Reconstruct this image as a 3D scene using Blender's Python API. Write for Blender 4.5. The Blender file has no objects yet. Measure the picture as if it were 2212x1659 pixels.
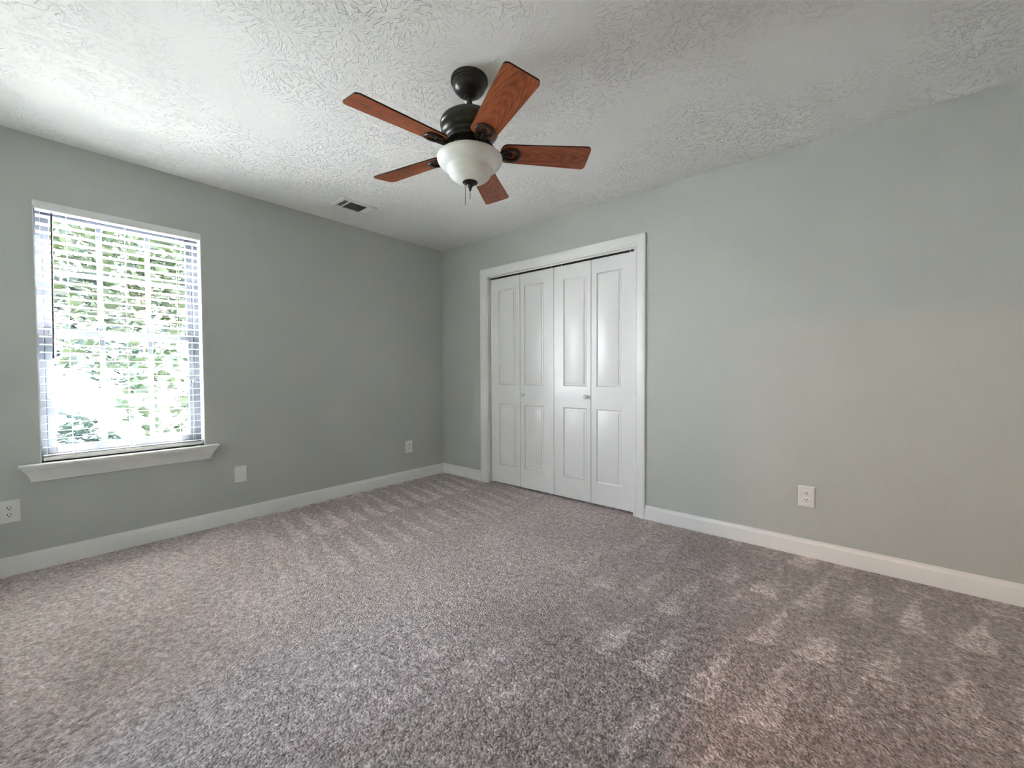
import bpy, bmesh, math, random
from mathutils import Vector, Matrix

random.seed(7)
S = bpy.context.scene
COL = S.collection
PI = math.pi

# ------------------------------------------------------------------ camera
cam_d = bpy.data.cameras.new('camera')
cam = bpy.data.objects.new('camera', cam_d)
COL.objects.link(cam)
S.camera = cam
FPX = 892.63                                  # focal length in pixels of the 2212 px wide frame
cam_d.sensor_fit = 'HORIZONTAL'
cam_d.sensor_width = 36.0
cam_d.lens = FPX / 2212.0 * 36.0
cam_d.clip_start = 0.02
cam_d.clip_end = 300
yaw, pitch, roll = math.radians(40.383), math.radians(-1.528), math.radians(-0.2376)
fw = Vector((-math.sin(yaw) * math.cos(pitch), math.cos(yaw) * math.cos(pitch), math.sin(pitch)))
rt = Vector((math.cos(yaw), math.sin(yaw), 0))
up = rt.cross(fw)
rt, up = math.cos(roll) * rt + math.sin(roll) * up, -math.sin(roll) * rt + math.cos(roll) * up
M = Matrix((rt, up, -fw)).transposed().to_4x4()
M.translation = Vector((3.55, -2.9928, 1.0999))
cam.matrix_world = M

# ------------------------------------------------------------------ world, sun, exposure
SKY_STRENGTH = 13.5
SUN_STRENGTH = 42.0
HALL_WATTS = 24.0
EXPOSURE = 2.1
w = bpy.data.worlds.new('sky')
S.world = w
w.use_nodes = True
wn = w.node_tree
wn.nodes.clear()
o_ = wn.nodes.new('ShaderNodeOutputWorld')
b_ = wn.nodes.new('ShaderNodeBackground')
g_ = wn.nodes.new('ShaderNodeTexCoord')
s_ = wn.nodes.new('ShaderNodeSeparateXYZ')
r_ = wn.nodes.new('ShaderNodeValToRGB')
r_.color_ramp.elements[0].position = 0.0
r_.color_ramp.elements[0].color = (0.955, 0.97, 1.0, 1)
r_.color_ramp.elements[1].position = 0.8
r_.color_ramp.elements[1].color = (0.62, 0.78, 1.0, 1)
wn.links.new(g_.outputs['Generated'], s_.inputs[0])
wn.links.new(s_.outputs['Z'], r_.inputs[0])
wn.links.new(r_.outputs[0], b_.inputs['Color'])
b_.inputs['Strength'].default_value = SKY_STRENGTH
wn.links.new(b_.outputs[0], o_.inputs['Surface'])

sun_d = bpy.data.lights.new('sun', 'SUN')
sun_d.energy = SUN_STRENGTH
sun_d.color = (1.0, 0.955, 0.90)
sun_d.angle = math.radians(0.6)
sun = bpy.data.objects.new('sun', sun_d)
COL.objects.link(sun)
sun_dir = Vector((-0.50, 0.22, 0.84)).normalized()        # from the scene towards the sun: high in front of the window wall
sun.rotation_euler = sun_dir.to_track_quat('Z', 'Y').to_euler()
sun.location = (6, 8, 12)

S.view_settings.view_transform = 'Standard'
S.view_settings.look = 'None'
S.view_settings.gamma = 1.0
S.view_settings.use_curve_mapping = False
S.view_settings.exposure = EXPOSURE
S.cycles.max_bounces = 12
S.cycles.diffuse_bounces = 8
S.cycles.transparent_max_bounces = 24
S.cycles.sample_clamp_indirect = 30.0
S.cycles.use_denoising = True

# daylight portals in the two window openings (the rear wall's window is added for fill light, outside the frame)
pd2 = bpy.data.lights.new('added_window_portal', 'AREA')
pd2.shape = 'RECTANGLE'
pd2.size = 0.16
pd2.size_y = 1.48
pd2.cycles.is_portal = True
po2 = bpy.data.objects.new('added_window_portal', pd2)
COL.objects.link(po2)
po2.location = (2.08, -3.52, 1.34)
po2.rotation_euler = Vector((0, -1, 0)).to_track_quat('Z', 'Y').to_euler()
pd = bpy.data.lights.new('window_portal', 'AREA')
pd.shape = 'RECTANGLE'
pd.size = 0.77
pd.size_y = 1.48
pd.cycles.is_portal = True
po = bpy.data.objects.new('window_portal', pd)
COL.objects.link(po)
po.location = (-0.16, -2.565, 1.34)
po.rotation_euler = Vector((-1, 0, 0)).to_track_quat('Z', 'Y').to_euler()   # emits towards +x (-Z axis)

# ------------------------------------------------------------------ materials
def lin(r, g, b):
    f = lambda c: c / 12.92 if c <= 0.04045 else ((c + 0.055) / 1.055) ** 2.4
    return (f(r / 255), f(g / 255), f(b / 255), 1)

class NT:
    def __init__(self, name):
        self.m = bpy.data.materials.new(name)
        self.m.use_nodes = True
        self.t = self.m.node_tree
        self.b = self.t.nodes['Principled BSDF']
        self.o = self.t.nodes['Material Output']
    def n(self, typ, **kw):
        x = self.t.nodes.new(typ)
        for k, v in kw.items():
            setattr(x, k, v)
        return x
    def l(self, a, b):
        self.t.links.new(a, b)
    def val(self, x):
        return x
    def math(self, op, a, b=None, c=None, clamp=False):
        x = self.n('ShaderNodeMath', operation=op, use_clamp=clamp)
        for i, v in enumerate((a, b, c)):
            if v is None:
                continue
            if isinstance(v, (int, float)):
                x.inputs[i].default_value = v
            else:
                self.l(v, x.inputs[i])
        return x.outputs[0]
    def coord(self, which='Object'):
        return self.n('ShaderNodeTexCoord').outputs[which]
    def noise(self, vec, scale, detail=2, rough=0.5, dist=0.0):
        x = self.n('ShaderNodeTexNoise')
        x.inputs['Scale'].default_value = scale
        x.inputs['Detail'].default_value = detail
        x.inputs['Roughness'].default_value = rough
        x.inputs['Distortion'].default_value = dist
        self.l(vec, x.inputs['Vector'])
        return x
    def ramp(self, fac, stops):
        x = self.n('ShaderNodeValToRGB')
        e = x.color_ramp.elements
        e[0].position, e[0].color = stops[0]
        e[1].position, e[1].color = stops[-1]
        for p, c in stops[1:-1]:
            k = e.new(p)
            k.color = c
        self.l(fac, x.inputs[0])
        return x.outputs[0]
    def mix(self, fac, a, b, mode='MIX'):
        x = self.n('ShaderNodeMix', data_type='RGBA', blend_type=mode)
        for i, v in ((0, fac), (6, a), (7, b)):
            if isinstance(v, (int, float)):
                x.inputs[i].default_value = v
            elif isinstance(v, tuple):
                x.inputs[i].default_value = v
            else:
                self.l(v, x.inputs[i])
        return x.outputs[2]
    def bump(self, h, strength, dist=0.01):
        x = self.n('ShaderNodeBump')
        x.inputs['Strength'].default_value = strength
        x.inputs['Distance'].default_value = dist
        self.l(h, x.inputs['Height'])
        self.l(x.outputs[0], self.b.inputs['Normal'])
        return x
    def set(self, color=None, rough=None, metal=None, spec=None):
        if color is not None:
            if isinstance(color, tuple):
                self.b.inputs['Base Color'].default_value = color
            else:
                self.l(color, self.b.inputs['Base Color'])
        if rough is not None:
            self.b.inputs['Roughness'].default_value = rough
        if metal is not None:
            self.b.inputs['Metallic'].default_value = metal
        if spec is not None:
            self.b.inputs['Specular IOR Level'].default_value = spec
        return self

def simple(name, color, rough=0.5, metal=0.0, noise_scale=None, amount=0.06, spec=0.5, bump=0.0):
    t = NT(name)
    if noise_scale:
        c = t.coord()
        nz = t.noise(c, noise_scale, 3)
        lo = tuple(x * (1 - amount) for x in color[:3]) + (1,)
        hi = tuple(min(1, x * (1 + amount)) for x in color[:3]) + (1,)
        t.set(t.ramp(nz.outputs['Fac'], [(0.3, lo), (0.7, hi)]), rough, metal, spec)
        if bump:
            t.bump(nz.outputs['Fac'], bump, 0.002)
    else:
        t.set(color, rough, metal, spec)
    return t.m

def mat_wall():
    t = NT('sage_wall_paint')
    c = t.coord()
    n1 = t.noise(c, 1.1, 2)
    col = t.ramp(n1.outputs['Fac'], [(0.3, (0.512, 0.532, 0.503, 1)), (0.7, (0.527, 0.547, 0.518, 1))])
    t.set(col, 0.5, 0, 0.35)
    n2 = t.noise(c, 170, 3, 0.6)
    t.bump(n2.outputs['Fac'], 0.30, 0.004)
    return t.m

def mat_ceiling():
    t = NT('stomp_textured_ceiling_paint')
    c = t.coord()
    t.set((0.85, 0.85, 0.845, 1), 0.75, 0, 0.2)
    hs = None
    for k, (sc, seed) in enumerate(((3.3, 0.0), (4.1, 5.3))):
        mp = t.n('ShaderNodeMapping')
        mp.inputs['Location'].default_value = (seed, seed * 1.7, 0)
        t.l(c, mp.inputs['Vector'])
        dn = t.noise(mp.outputs[0], 6.0, 2)
        ad = t.n('ShaderNodeVectorMath', operation='MULTIPLY_ADD')
        t.l(dn.outputs['Color'], ad.inputs[0])
        ad.inputs[1].default_value = (0.10, 0.10, 0.0)
        t.l(mp.outputs[0], ad.inputs[2])
        flat = t.n('ShaderNodeVectorMath', operation='MULTIPLY')
        t.l(ad.outputs[0], flat.inputs[0])
        flat.inputs[1].default_value = (1, 1, 0)
        vo = t.n('ShaderNodeTexVoronoi', voronoi_dimensions='2D')
        vo.inputs['Scale'].default_value = sc
        t.l(flat.outputs[0], vo.inputs['Vector'])
        dv = t.n('ShaderNodeVectorMath', operation='SUBTRACT')
        t.l(flat.outputs[0], dv.inputs[0])
        t.l(vo.outputs['Position'], dv.inputs[1])
        sp = t.n('ShaderNodeSeparateXYZ')
        t.l(dv.outputs[0], sp.inputs[0])
        ang = t.math('ARCTAN2', sp.outputs[1], sp.outputs[0])
        ln = t.n('ShaderNodeVectorMath', operation='LENGTH')
        t.l(dv.outputs[0], ln.inputs[0])
        cb = t.n('ShaderNodeCombineXYZ')
        t.l(t.math('MULTIPLY', ang, 8.5), cb.inputs[0])
        t.l(t.math('MULTIPLY', ln.outputs['Value'], 26.0), cb.inputs[1])
        cs = t.n('ShaderNodeSeparateColor')
        t.l(vo.outputs['Color'], cs.inputs[0])
        t.l(t.math('MULTIPLY', cs.outputs[0], 40.0), cb.inputs[2])
        st = t.noise(cb.outputs[0], 1.0, 2, 0.45, 0.4)
        rid = t.ramp(st.outputs['Fac'], [(0.55, (0, 0, 0, 1)), (0.65, (1, 1, 1, 1))])
        # brush marks leave the very middle of each print nearly flat
        fade = t.math('MULTIPLY', t.math('SUBTRACT', ln.outputs['Value'], 0.02), 14.0, clamp=True)
        h = t.math('MULTIPLY', rid, fade)
        hs = h if hs is None else t.math('MAXIMUM', hs, h)
    pmap = t.n('ShaderNodeMapping')
    pmap.inputs['Location'].default_value = (4.3, 1.9, 0.0)
    t.l(c, pmap.inputs['Vector'])
    patch = t.noise(pmap.outputs[0], 1.3, 2)
    pf = t.ramp(patch.outputs['Fac'], [(0.40, (0.12, 0.12, 0.12, 1)), (0.58, (1, 1, 1, 1))])
    hs = t.math('MULTIPLY', hs, pf)
    fine = t.noise(c, 90, 3)
    hh = t.math('MULTIPLY_ADD', fine.outputs['Fac'], 0.16, hs)
    t.bump(hh, 0.8, 0.006)
    return t.m

def mat_carpet():
    t = NT('beige_cut_pile_carpet')
    c = t.coord()
    sp = t.n('ShaderNodeSeparateXYZ')
    t.l(c, sp.inputs[0])
    X, Y = sp.outputs[0], sp.outputs[1]
    # vacuum strokes: pile brushed to and fro in wedges
    wob = t.noise(c, 2.3, 3)
    wo = t.math('MULTIPLY', t.math('SUBTRACT', wob.outputs['Fac'], 0.5), 0.55)
    fine = t.noise(c, 11.0, 3)
    fo = t.math('MULTIPLY', t.math('SUBTRACT', fine.outputs['Fac'], 0.5), 0.10)
    def wedges(A, B, pw, pl, slope, off):
        # A across the strokes, B along them
        row = t.math('FLOOR', t.math('ADD', t.math('DIVIDE', t.math('ADD', B, t.math('MULTIPLY', wo, 0.45)), pl), off))
        v = t.math('FRACT', t.math('ADD', t.math('DIVIDE', t.math('ADD', B, t.math('MULTIPLY', wo, 0.45)), pl), off))
        u = t.math('ADD', t.math('DIVIDE', t.math('ADD', t.math('ADD', A, t.math('MULTIPLY', B, slope)), fo), pw), t.math('MULTIPLY', row, 0.37))
        u = t.math('ADD', u, t.math('MULTIPLY', wo, 0.8))
        tri = t.math('MULTIPLY', t.math('ABSOLUTE', t.math('SUBTRACT', t.math('FRACT', u), 0.5)), 2.0)
        d = t.math('SUBTRACT', t.math('MULTIPLY_ADD', v, 0.70, -0.04), tri)
        return t.math('MULTIPLY_ADD', d, 6.0, 0.5, clamp=True)
    neg = t.math('MULTIPLY', Y, -1.0)
    w1 = wedges(X, neg, 0.185, 0.46, 0.10, -0.40)          # strokes towards the closet wall
    w2 = wedges(Y, X, 0.15, 0.66, 0.16, -0.10)            # strokes towards the window wall
    ss = lambda v, lo, hi: t.math('MULTIPLY', t.math('SUBTRACT', v, lo), 1.0 / (hi - lo), clamp=True)
    Xw = t.math('ADD', X, t.math('MULTIPLY', wo, 1.3))
    m1 = ss(Xw, 2.05, 2.85)
    m2 = t.math('MULTIPLY', ss(Xw, 1.75, 1.05), ss(Y, -2.25, -1.7))
    pat = t.noise(c, 1.7, 4, 0.6)
    p1 = ss(pat.outputs['Fac'], 0.43, 0.62)
    comb = t.n('ShaderNodeMapping')
    comb.inputs['Scale'].default_value = (46.0, 5.0, 1.0)
    comb.inputs['Rotation'].default_value = (0, 0, math.radians(6))
    t.l(c, comb.inputs['Vector'])
    cn = t.noise(comb.outputs[0], 1.0, 2, 0.5)
    g1 = t.math('MULTIPLY', m1, t.math('MULTIPLY_ADD', t.math('MULTIPLY', w1, p1), 0.56, -0.22))
    g2 = t.math('MULTIPLY', m2, t.math('MULTIPLY_ADD', w2, 0.34, -0.16))
    g3 = t.math('MULTIPLY', t.math('SUBTRACT', pat.outputs['Fac'], 0.5), 0.45)
    g4 = t.math('MULTIPLY', t.math('MULTIPLY', m1, 0.35), t.math('SUBTRACT', cn.outputs['Fac'], 0.5))
    lay = t.math('ADD', t.math('ADD', g1, g2), t.math('ADD', t.math('ADD', g3, g4), 1.0))
    # tufts
    v = t.n('ShaderNodeTexVoronoi')
    v.inputs['Scale'].default_value = 125.0
    v.inputs['Randomness'].default_value = 1.0
    dn = t.noise(c, 55, 2)
    ad = t.n('ShaderNodeVectorMath', operation='MULTIPLY_ADD')
    t.l(dn.outputs['Color'], ad.inputs[0])
    ad.inputs[1].default_value = (0.012, 0.012, 0.012)
    t.l(c, ad.inputs[2])
    t.l(ad.outputs[0], v.inputs['Vector'])
    cs = t.n('ShaderNodeSeparateColor')
    t.l(v.outputs['Color'], cs.inputs[0])
    tuft = t.ramp(cs.outputs[0], [(0.0, (0.47, 0.382, 0.358, 1)), (0.45, (0.70, 0.592, 0.570, 1)), (1.0, (0.88, 0.770, 0.748, 1))])
    big = t.noise(c, 32, 3, 0.65)
    b2 = t.ramp(big.outputs['Fac'], [(0.3, (0.56, 0.55, 0.54, 1)), (0.7, (1.18, 1.18, 1.18, 1))])
    col = t.mix(1.0, tuft, b2, 'MULTIPLY')
    gn = t.n('ShaderNodeVectorMath', operation='SCALE')
    t.l(col, gn.inputs[0])
    t.l(lay, gn.inputs['Scale'])
    col = gn.outputs[0]
    t.set(col, 0.95, 0, 0.1)
    t.b.inputs['Sheen Weight'].default_value = 0.25
    t.b.inputs['Sheen Roughness'].default_value = 0.6
    h = t.math('SUBTRACT', t.math('MULTIPLY', big.outputs['Fac'], 1.4), t.math('MULTIPLY', v.outputs['Distance'], 0.9))
    t.bump(h, 0.9, 0.012)
    return t.m

def mat_wood():
    t = NT('cherry_blade_veneer')
    c = t.coord()
    mp = t.n('ShaderNodeMapping')
    mp.inputs['Scale'].default_value = (2.2, 16.0, 16.0)
    t.l(c, mp.inputs['Vector'])
    n1 = t.noise(mp.outputs[0], 1.6, 4, 0.55, 1.4)
    wv = t.n('ShaderNodeTexWave', wave_type='RINGS', rings_direction='Z')
    wv.inputs['Scale'].default_value = 2.6
    wv.inputs['Distortion'].default_value = 5.0
    wv.inputs['Detail'].default_value = 3.0
    wv.inputs['Detail Scale'].default_value = 1.4
    t.l(mp.outputs[0], wv.inputs['Vector'])
    mp2 = t.n('ShaderNodeMapping')
    mp2.inputs['Scale'].default_value = (14.0, 260.0, 60.0)
    t.l(c, mp2.inputs['Vector'])
    n2 = t.noise(mp2.outputs[0], 1.0, 2, 0.6)
    f = t.math('ADD', t.math('MULTIPLY', n1.outputs['Fac'], 0.45), t.math('MULTIPLY', wv.outputs['Fac'], 0.14))
    f = t.math('ADD', f, t.math('MULTIPLY', n2.outputs['Fac'], 0.42))
    col = t.ramp(f, [(0.28, (0.125, 0.028, 0.010, 1)), (0.5, (0.310, 0.076, 0.026, 1)), (0.75, (0.47, 0.140, 0.055, 1))])
    t.set(col, 0.38, 0, 0.4)
    return t.m

def mat_bronze():
    t = NT('oil_rubbed_bronze')
    c = t.coord()
    n1 = t.noise(c, 40, 3, 0.6)
    col = t.ramp(n1.outputs['Fac'], [(0.3, (0.012, 0.0105, 0.008, 1)), (0.75, (0.030, 0.026, 0.020, 1))])
    t.set(col, 0.31, 0.25, 0.55)
    return t.m

def mat_bowl():
    t = NT('frosted_white_glass')
    c = t.coord()
    mp = t.n('ShaderNodeMapping')
    mp.inputs['Scale'].default_value = (1, 1, 3.0)
    t.l(c, mp.inputs['Vector'])
    n1 = t.noise(mp.outputs[0], 9.0, 3, 0.55, 1.2)
    col = t.ramp(n1.outputs['Fac'], [(0.3, (0.80, 0.81, 0.79, 1)), (0.7, (0.88, 0.88, 0.86, 1))])
    t.set(col, 0.35, 0, 0.45)
    t.b.inputs['Subsurface Weight'].default_value = 0.25
    t.b.inputs['Subsurface Radius'].default_value = (0.03, 0.03, 0.03)
    return t.m

def mat_pane():
    t = NT('clear_window_glass')
    t.t.nodes.remove(t.b)
    tr = t.n('ShaderNodeBsdfTransparent')
    tr.inputs[0].default_value = (0.97, 0.985, 0.98, 1)
    gl = t.n('ShaderNodeBsdfGlossy')
    gl.inputs['Roughness'].default_value = 0.02
    lw = t.n('ShaderNodeLayerWeight')
    lw.inputs['Blend'].default_value = 0.12
    mx = t.n('ShaderNodeMixShader')
    t.l(t.math('MULTIPLY', lw.outputs['Fresnel'], 0.6), mx.inputs[0])
    t.l(tr.outputs[0], mx.inputs[1])
    t.l(gl.outputs[0], mx.inputs[2])
    t.l(mx.outputs[0], t.o.inputs['Surface'])
    return t.m

def mat_slat():
    t = NT('white_faux_wood_slat')
    t.set((0.83, 0.82, 0.79, 1), 0.4, 0, 0.4)
    tl = t.n('ShaderNodeBsdfTranslucent')
    tl.inputs[0].default_value = (0.8, 0.78, 0.72, 1)
    mx = t.n('ShaderNodeMixShader')
    mx.inputs[0].default_value = 0.12
    t.l(t.b.outputs[0], mx.inputs[1])
    t.l(tl.outputs[0], mx.inputs[2])
    t.l(mx.outputs[0], t.o.inputs['Surface'])
    return t.m

def mat_leaf(name, a, b_, tr):
    t = NT(name)
    c = t.coord()
    n1 = t.noise(c, 2.2, 3)
    n2 = t.noise(c, 14.0, 2)
    f = t.math('ADD', t.math('MULTIPLY', n1.outputs['Fac'], 0.5), t.math('MULTIPLY', n2.outputs['Fac'], 0.5))
    col = t.ramp(f, [(0.35, a), (0.65, b_)])
    t.set(col, 0.55, 0, 0.3)
    tl = t.n('ShaderNodeBsdfTranslucent')
    tl.inputs[0].default_value = tr
    mx = t.n('ShaderNodeMixShader')
    mx.inputs[0].default_value = 0.3
    t.l(t.b.outputs[0], mx.inputs[1])
    t.l(tl.outputs[0], mx.inputs[2])
    t.l(mx.outputs[0], t.o.inputs['Surface'])
    return t.m

def mat_ground():
    t = NT('dry_pale_lawn')
    c = t.coord()
    n1 = t.noise(c, 0.35, 4, 0.6)
    n2 = t.noise(c, 12, 4, 0.7)
    f = t.math('ADD', t.math('MULTIPLY', n1.outputs['Fac'], 0.6), t.math('MULTIPLY', n2.outputs['Fac'], 0.4))
    col = t.ramp(f, [(0.36, (0.46, 0.46, 0.42, 1)), (0.5, (0.57, 0.56, 0.56, 1)), (0.64, (0.65, 0.63, 0.64, 1))])
    t.set(col, 0.95, 0, 0.1)
    t.bump(n2.outputs['Fac'], 0.5, 0.05)
    return t.m

M_WALL = mat_wall()
M_CEIL = mat_ceiling()
M_CARPET = mat_carpet()
M_TRIM = simple('white_semigloss_trim', (0.84, 0.84, 0.83, 1), 0.30, 0, 3.0, 0.02)
M_DOOR = simple('white_door_enamel', (0.83, 0.83, 0.83, 1), 0.28, 0, 2.0, 0.015)
M_VINYL = simple('darkened_white_window_vinyl', (0.118, 0.132, 0.165, 1), 0.35, 0, 4.0, 0.02)  # white vinyl, darkened and blued in colour to offset the window glare
M_SLAT = mat_slat()
M_RAIL = simple('white_blind_rail', (0.76, 0.76, 0.75, 1), 0.4, 0, 6.0, 0.02)
M_CORD = simple('white_cord', (0.72, 0.70, 0.64, 1), 0.8, 0, 80.0, 0.1)
M_WAND = simple('smoky_clear_wand', (0.10, 0.085, 0.08, 1), 0.25, 0, 30.0, 0.1)
M_PANE = mat_pane()
M_WOOD = mat_wood()
M_EDGE = simple('dark_blade_edge', (0.035, 0.025, 0.02, 1), 0.22, 0, 20.0, 0.05)
M_BRONZE = mat_bronze()
M_BOWL = mat_bowl()
M_PLATE = simple('white_plastic_plate', (0.80, 0.79, 0.77, 1), 0.35, 0, 20.0, 0.02)
M_SLOT = simple('dark_socket_slot', (0.012, 0.012, 0.012, 1), 0.7, 0, 50.0, 0.2)
M_STEEL = simple('dull_screw_steel', (0.45, 0.44, 0.42, 1), 0.4, 0.8, 60.0, 0.1)
M_VENT = simple('white_register_enamel', (0.78, 0.77, 0.75, 1), 0.4, 0, 10.0, 0.02)
M_DUCT = simple('dark_duct_metal', (0.03, 0.03, 0.028, 1), 0.8, 0, 10.0, 0.2)
M_CLOSET = simple('closet_drywall', (0.30, 0.30, 0.28, 1), 0.9, 0, 5.0, 0.05)
M_ADDED_EAVE = simple('added_eave_cream', (0.60, 0.56, 0.50, 1), 0.7, 0, 3.0, 0.05)
M_LEAF1 = mat_leaf('broad_green_leaf', (0.007, 0.013, 0.004, 1), (0.018, 0.025, 0.007, 1), (0.010, 0.016, 0.003, 1))
M_LEAF2 = mat_leaf('blue_green_leaf', (0.005, 0.011, 0.009, 1), (0.010, 0.018, 0.011, 1), (0.006, 0.012, 0.006, 1))
M_BARK = simple('grey_brown_bark', (0.13, 0.10, 0.08, 1), 0.9, 0, 25.0, 0.35, bump=0.6)
M_GROUND = mat_ground()
M_DARKENED_GROUND = simple('darkened_rear_ground', (0.17, 0.19, 0.13, 1), 0.95, 0, 5.0, 0.2)
M_CONC = simple('pale_concrete_drive', (0.58, 0.56, 0.55, 1), 0.9, 0, 6.0, 0.08)

# ------------------------------------------------------------------ mesh helpers
class MB:
    """collects shapes into one bmesh and links it as one object"""
    def __init__(self):
        self.bm = bmesh.new()
    def box(self, lo, hi, bev=0.0, seg=2, mi=0, rot=None, piv=None):
        t = bmesh.new()
        bmesh.ops.create_cube(t, size=1.0)
        c = [(a + b) / 2 for a, b in zip(lo, hi)]
        s = [max(1e-6, abs(b - a)) for a, b in zip(lo, hi)]
        for v in t.verts:
            v.co = Vector((v.co.x * s[0] + c[0], v.co.y * s[1] + c[1], v.co.z * s[2] + c[2]))
        if bev > 0:
            bmesh.ops.bevel(t, geom=list(t.edges), offset=min(bev, min(s) * 0.45), segments=seg, profile=0.5, affect='EDGES')
        if rot is not None:
            p = Vector(piv if piv is not None else c)
            for v in t.verts:
                v.co = rot @ (v.co - p) + p
        self.merge(t, mi)
        return self
    def merge(self, t, mi=0):
        mp = {}
        for v in t.verts:
            mp[v] = self.bm.verts.new(v.co)
        for f in t.faces:
            try:
                g = self.bm.faces.new([mp[v] for v in f.verts])
                g.material_index = mi if mi is not None else f.material_index
            except ValueError:
                pass
        t.free()
    def poly(self, pts, mi=0):
        f = self.bm.faces.new([self.bm.verts.new(p) for p in pts])
        f.material_index = mi
        return f
    def prism(self, outline, z0, z1, mi=0, frame=None, mi_side=None):
        """outline: list of (a,b); frame(a,b,c) -> point"""
        fr = frame or (lambda a, b, c: (a, b, c))
        A = [self.bm.verts.new(fr(a, b, z0)) for a, b in outline]
        B = [self.bm.verts.new(fr(a, b, z1)) for a, b in outline]
        n = len(A)
        self.bm.faces.new(A).material_index = mi
        self.bm.faces.new(B[::-1]).material_index = mi
        for i in range(n):
            f = self.bm.faces.new([A[i], B[i], B[(i + 1) % n], A[(i + 1) % n]])
            f.material_index = mi if mi_side is None else mi_side
        return self
    def lathe(self, prof, seg=48, center=(0, 0, 0), mi=0, cap=True):
        rings = []
        cx, cy, cz = center
        for r, z in prof:
            if r < 1e-6:
                rings.append([self.bm.verts.new((cx, cy, cz + z))])
            else:
                rings.append([self.bm.verts.new((cx + r * math.cos(2 * PI * i / seg), cy + r * math.sin(2 * PI * i / seg), cz + z)) for i in range(seg)])
        for a, b in zip(rings, rings[1:]):
            for i in range(seg):
                j = (i + 1) % seg
                if len(a) == 1 and len(b) == 1:
                    continue
                if len(a) == 1:
                    f = self.bm.faces.new([a[0], b[j], b[i]])
                elif len(b) == 1:
                    f = self.bm.faces.new([a[i], a[j], b[0]])
                else:
                    f = self.bm.faces.new([a[i], a[j], b[j], b[i]])
                f.material_index = mi
        if cap:
            for rg in (rings[0], rings[-1]):
                if len(rg) > 2:
                    self.bm.faces.new(rg).material_index = mi
        return self
    def tube(self, pts, rad, seg=10, mi=0, closed=False, flat=1.0):
        pts = [Vector(p) for p in pts]
        n = len(pts)
        rads = rad if isinstance(rad, (list, tuple)) else [rad] * n
        rings = []
        prev = None
        for i, p in enumerate(pts):
            if closed:
                d = (pts[(i + 1) % n] - pts[i - 1]).normalized()
            else:
                d = (pts[min(i + 1, n - 1)] - pts[max(i - 1, 0)]).normalized()
            ref = Vector((0, 0, 1)) if abs(d.z) < 0.95 else Vector((1, 0, 0))
            a = d.cross(ref).normalized()
            b = a.cross(d).normalized()
            if prev is not None and a.dot(prev) < 0:
                a, b = -a, -b
            prev = a
            rings.append([self.bm.verts.new(p + rads[i] * (math.cos(2 * PI * k / seg) * a + flat * math.sin(2 * PI * k / seg) * b)) for k in range(seg)])
        m = n if closed else n - 1
        for i in range(m):
            A, B = rings[i], rings[(i + 1) % n]
            for k in range(seg):
                self.bm.faces.new([A[k], A[(k + 1) % seg], B[(k + 1) % seg], B[k]]).material_index = mi
        if not closed:
            self.bm.faces.new(rings[0][::-1]).material_index = mi
            self.bm.faces.new(rings[-1]).material_index = mi
        return self
    def sweep(self, prof, path, mi=0):
        """prof: closed list of (a,b); path: list of functions (a,b)->point, mitred; open"""
        rings = [[self.bm.verts.new(f(a, b)) for a, b in prof] for f in path]
        n = len(prof)
        for A, B in zip(rings, rings[1:]):
            for k in range(n):
                self.bm.faces.new([A[k], A[(k + 1) % n], B[(k + 1) % n], B[k]]).material_index = mi
        self.bm.faces.new(rings[0][::-1]).material_index = mi
        self.bm.faces.new(rings[-1]).material_index = mi
        return self
    def build(self, name, mats, parent=None, smooth=None, loc=None):
        bmesh.ops.recalc_face_normals(self.bm, faces=self.bm.faces)
        me = bpy.data.meshes.new(name)
        self.bm.to_mesh(me)
        self.bm.free()
        for m in (mats if isinstance(mats, (list, tuple)) else [mats]):
            me.materials.append(m)
        if smooth is not None:
            for p in me.polygons:
                p.use_smooth = True
            me.set_sharp_from_angle(angle=math.radians(smooth))
        o = bpy.data.objects.new(name, me)
        COL.objects.link(o)
        if parent is not None:
            o.parent = parent
        if loc is not None:
            o.location = loc
        return o

def tag(o, label, cat, group=None):
    o['label'] = label
    o['category'] = cat
    if group:
        o['group'] = group
    return o

def struct(o, label=None, cat=None):
    o['kind'] = 'structure'
    if label:
        o['label'] = label
    if cat:
        o['category'] = cat
    return o

def empty(name, loc, rz=0.0):
    o = bpy.data.objects.new(name, None)
    o.empty_display_size = 0.1
    COL.objects.link(o)
    o.location = loc
    o.rotation_euler = (0, 0, rz)
    return o

def dup(o, parent=None):
    c = o.copy()
    COL.objects.link(c)
    if parent is not None:
        c.parent = parent
    for ch in list(o.children):
        dup(ch, c)
    return c

# ------------------------------------------------------------------ room shell
RX, RY, H = 4.39, -3.37, 2.44          # room: x 0..RX, y RY..0
WY0, WY1, WZ0, WZ1 = -2.950, -2.179, 0.600, 2.081      # window opening in the left wall (x = 0)
DX0, DX1, DZ1 = 0.680, 2.234, 2.062    # rough closet opening in the right wall (y = 0)
TH = 0.16

b = MB()
b.box((-0.05, RY - 0.05, -0.12), (RX + 0.05, 0.75, 0.0))
struct(b.build('floor', M_CARPET), 'beige cut pile carpet brushed in vacuum wedges', 'carpet')

b = MB()
b.box((-TH, RY - TH, H), (RX + TH, 0.95, H + 0.14))
struct(b.build('ceiling', M_CEIL), 'white brush stomp textured ceiling', 'ceiling')

b = MB()
b.box((-TH - 0.12, RY - TH, H + 0.02), (-TH - 0.001, 0.95, H + 0.14))
struct(b.build('added_shading_eave', M_ADDED_EAVE))  # unseen eave, added to shade the upper slats from the sun

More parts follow.
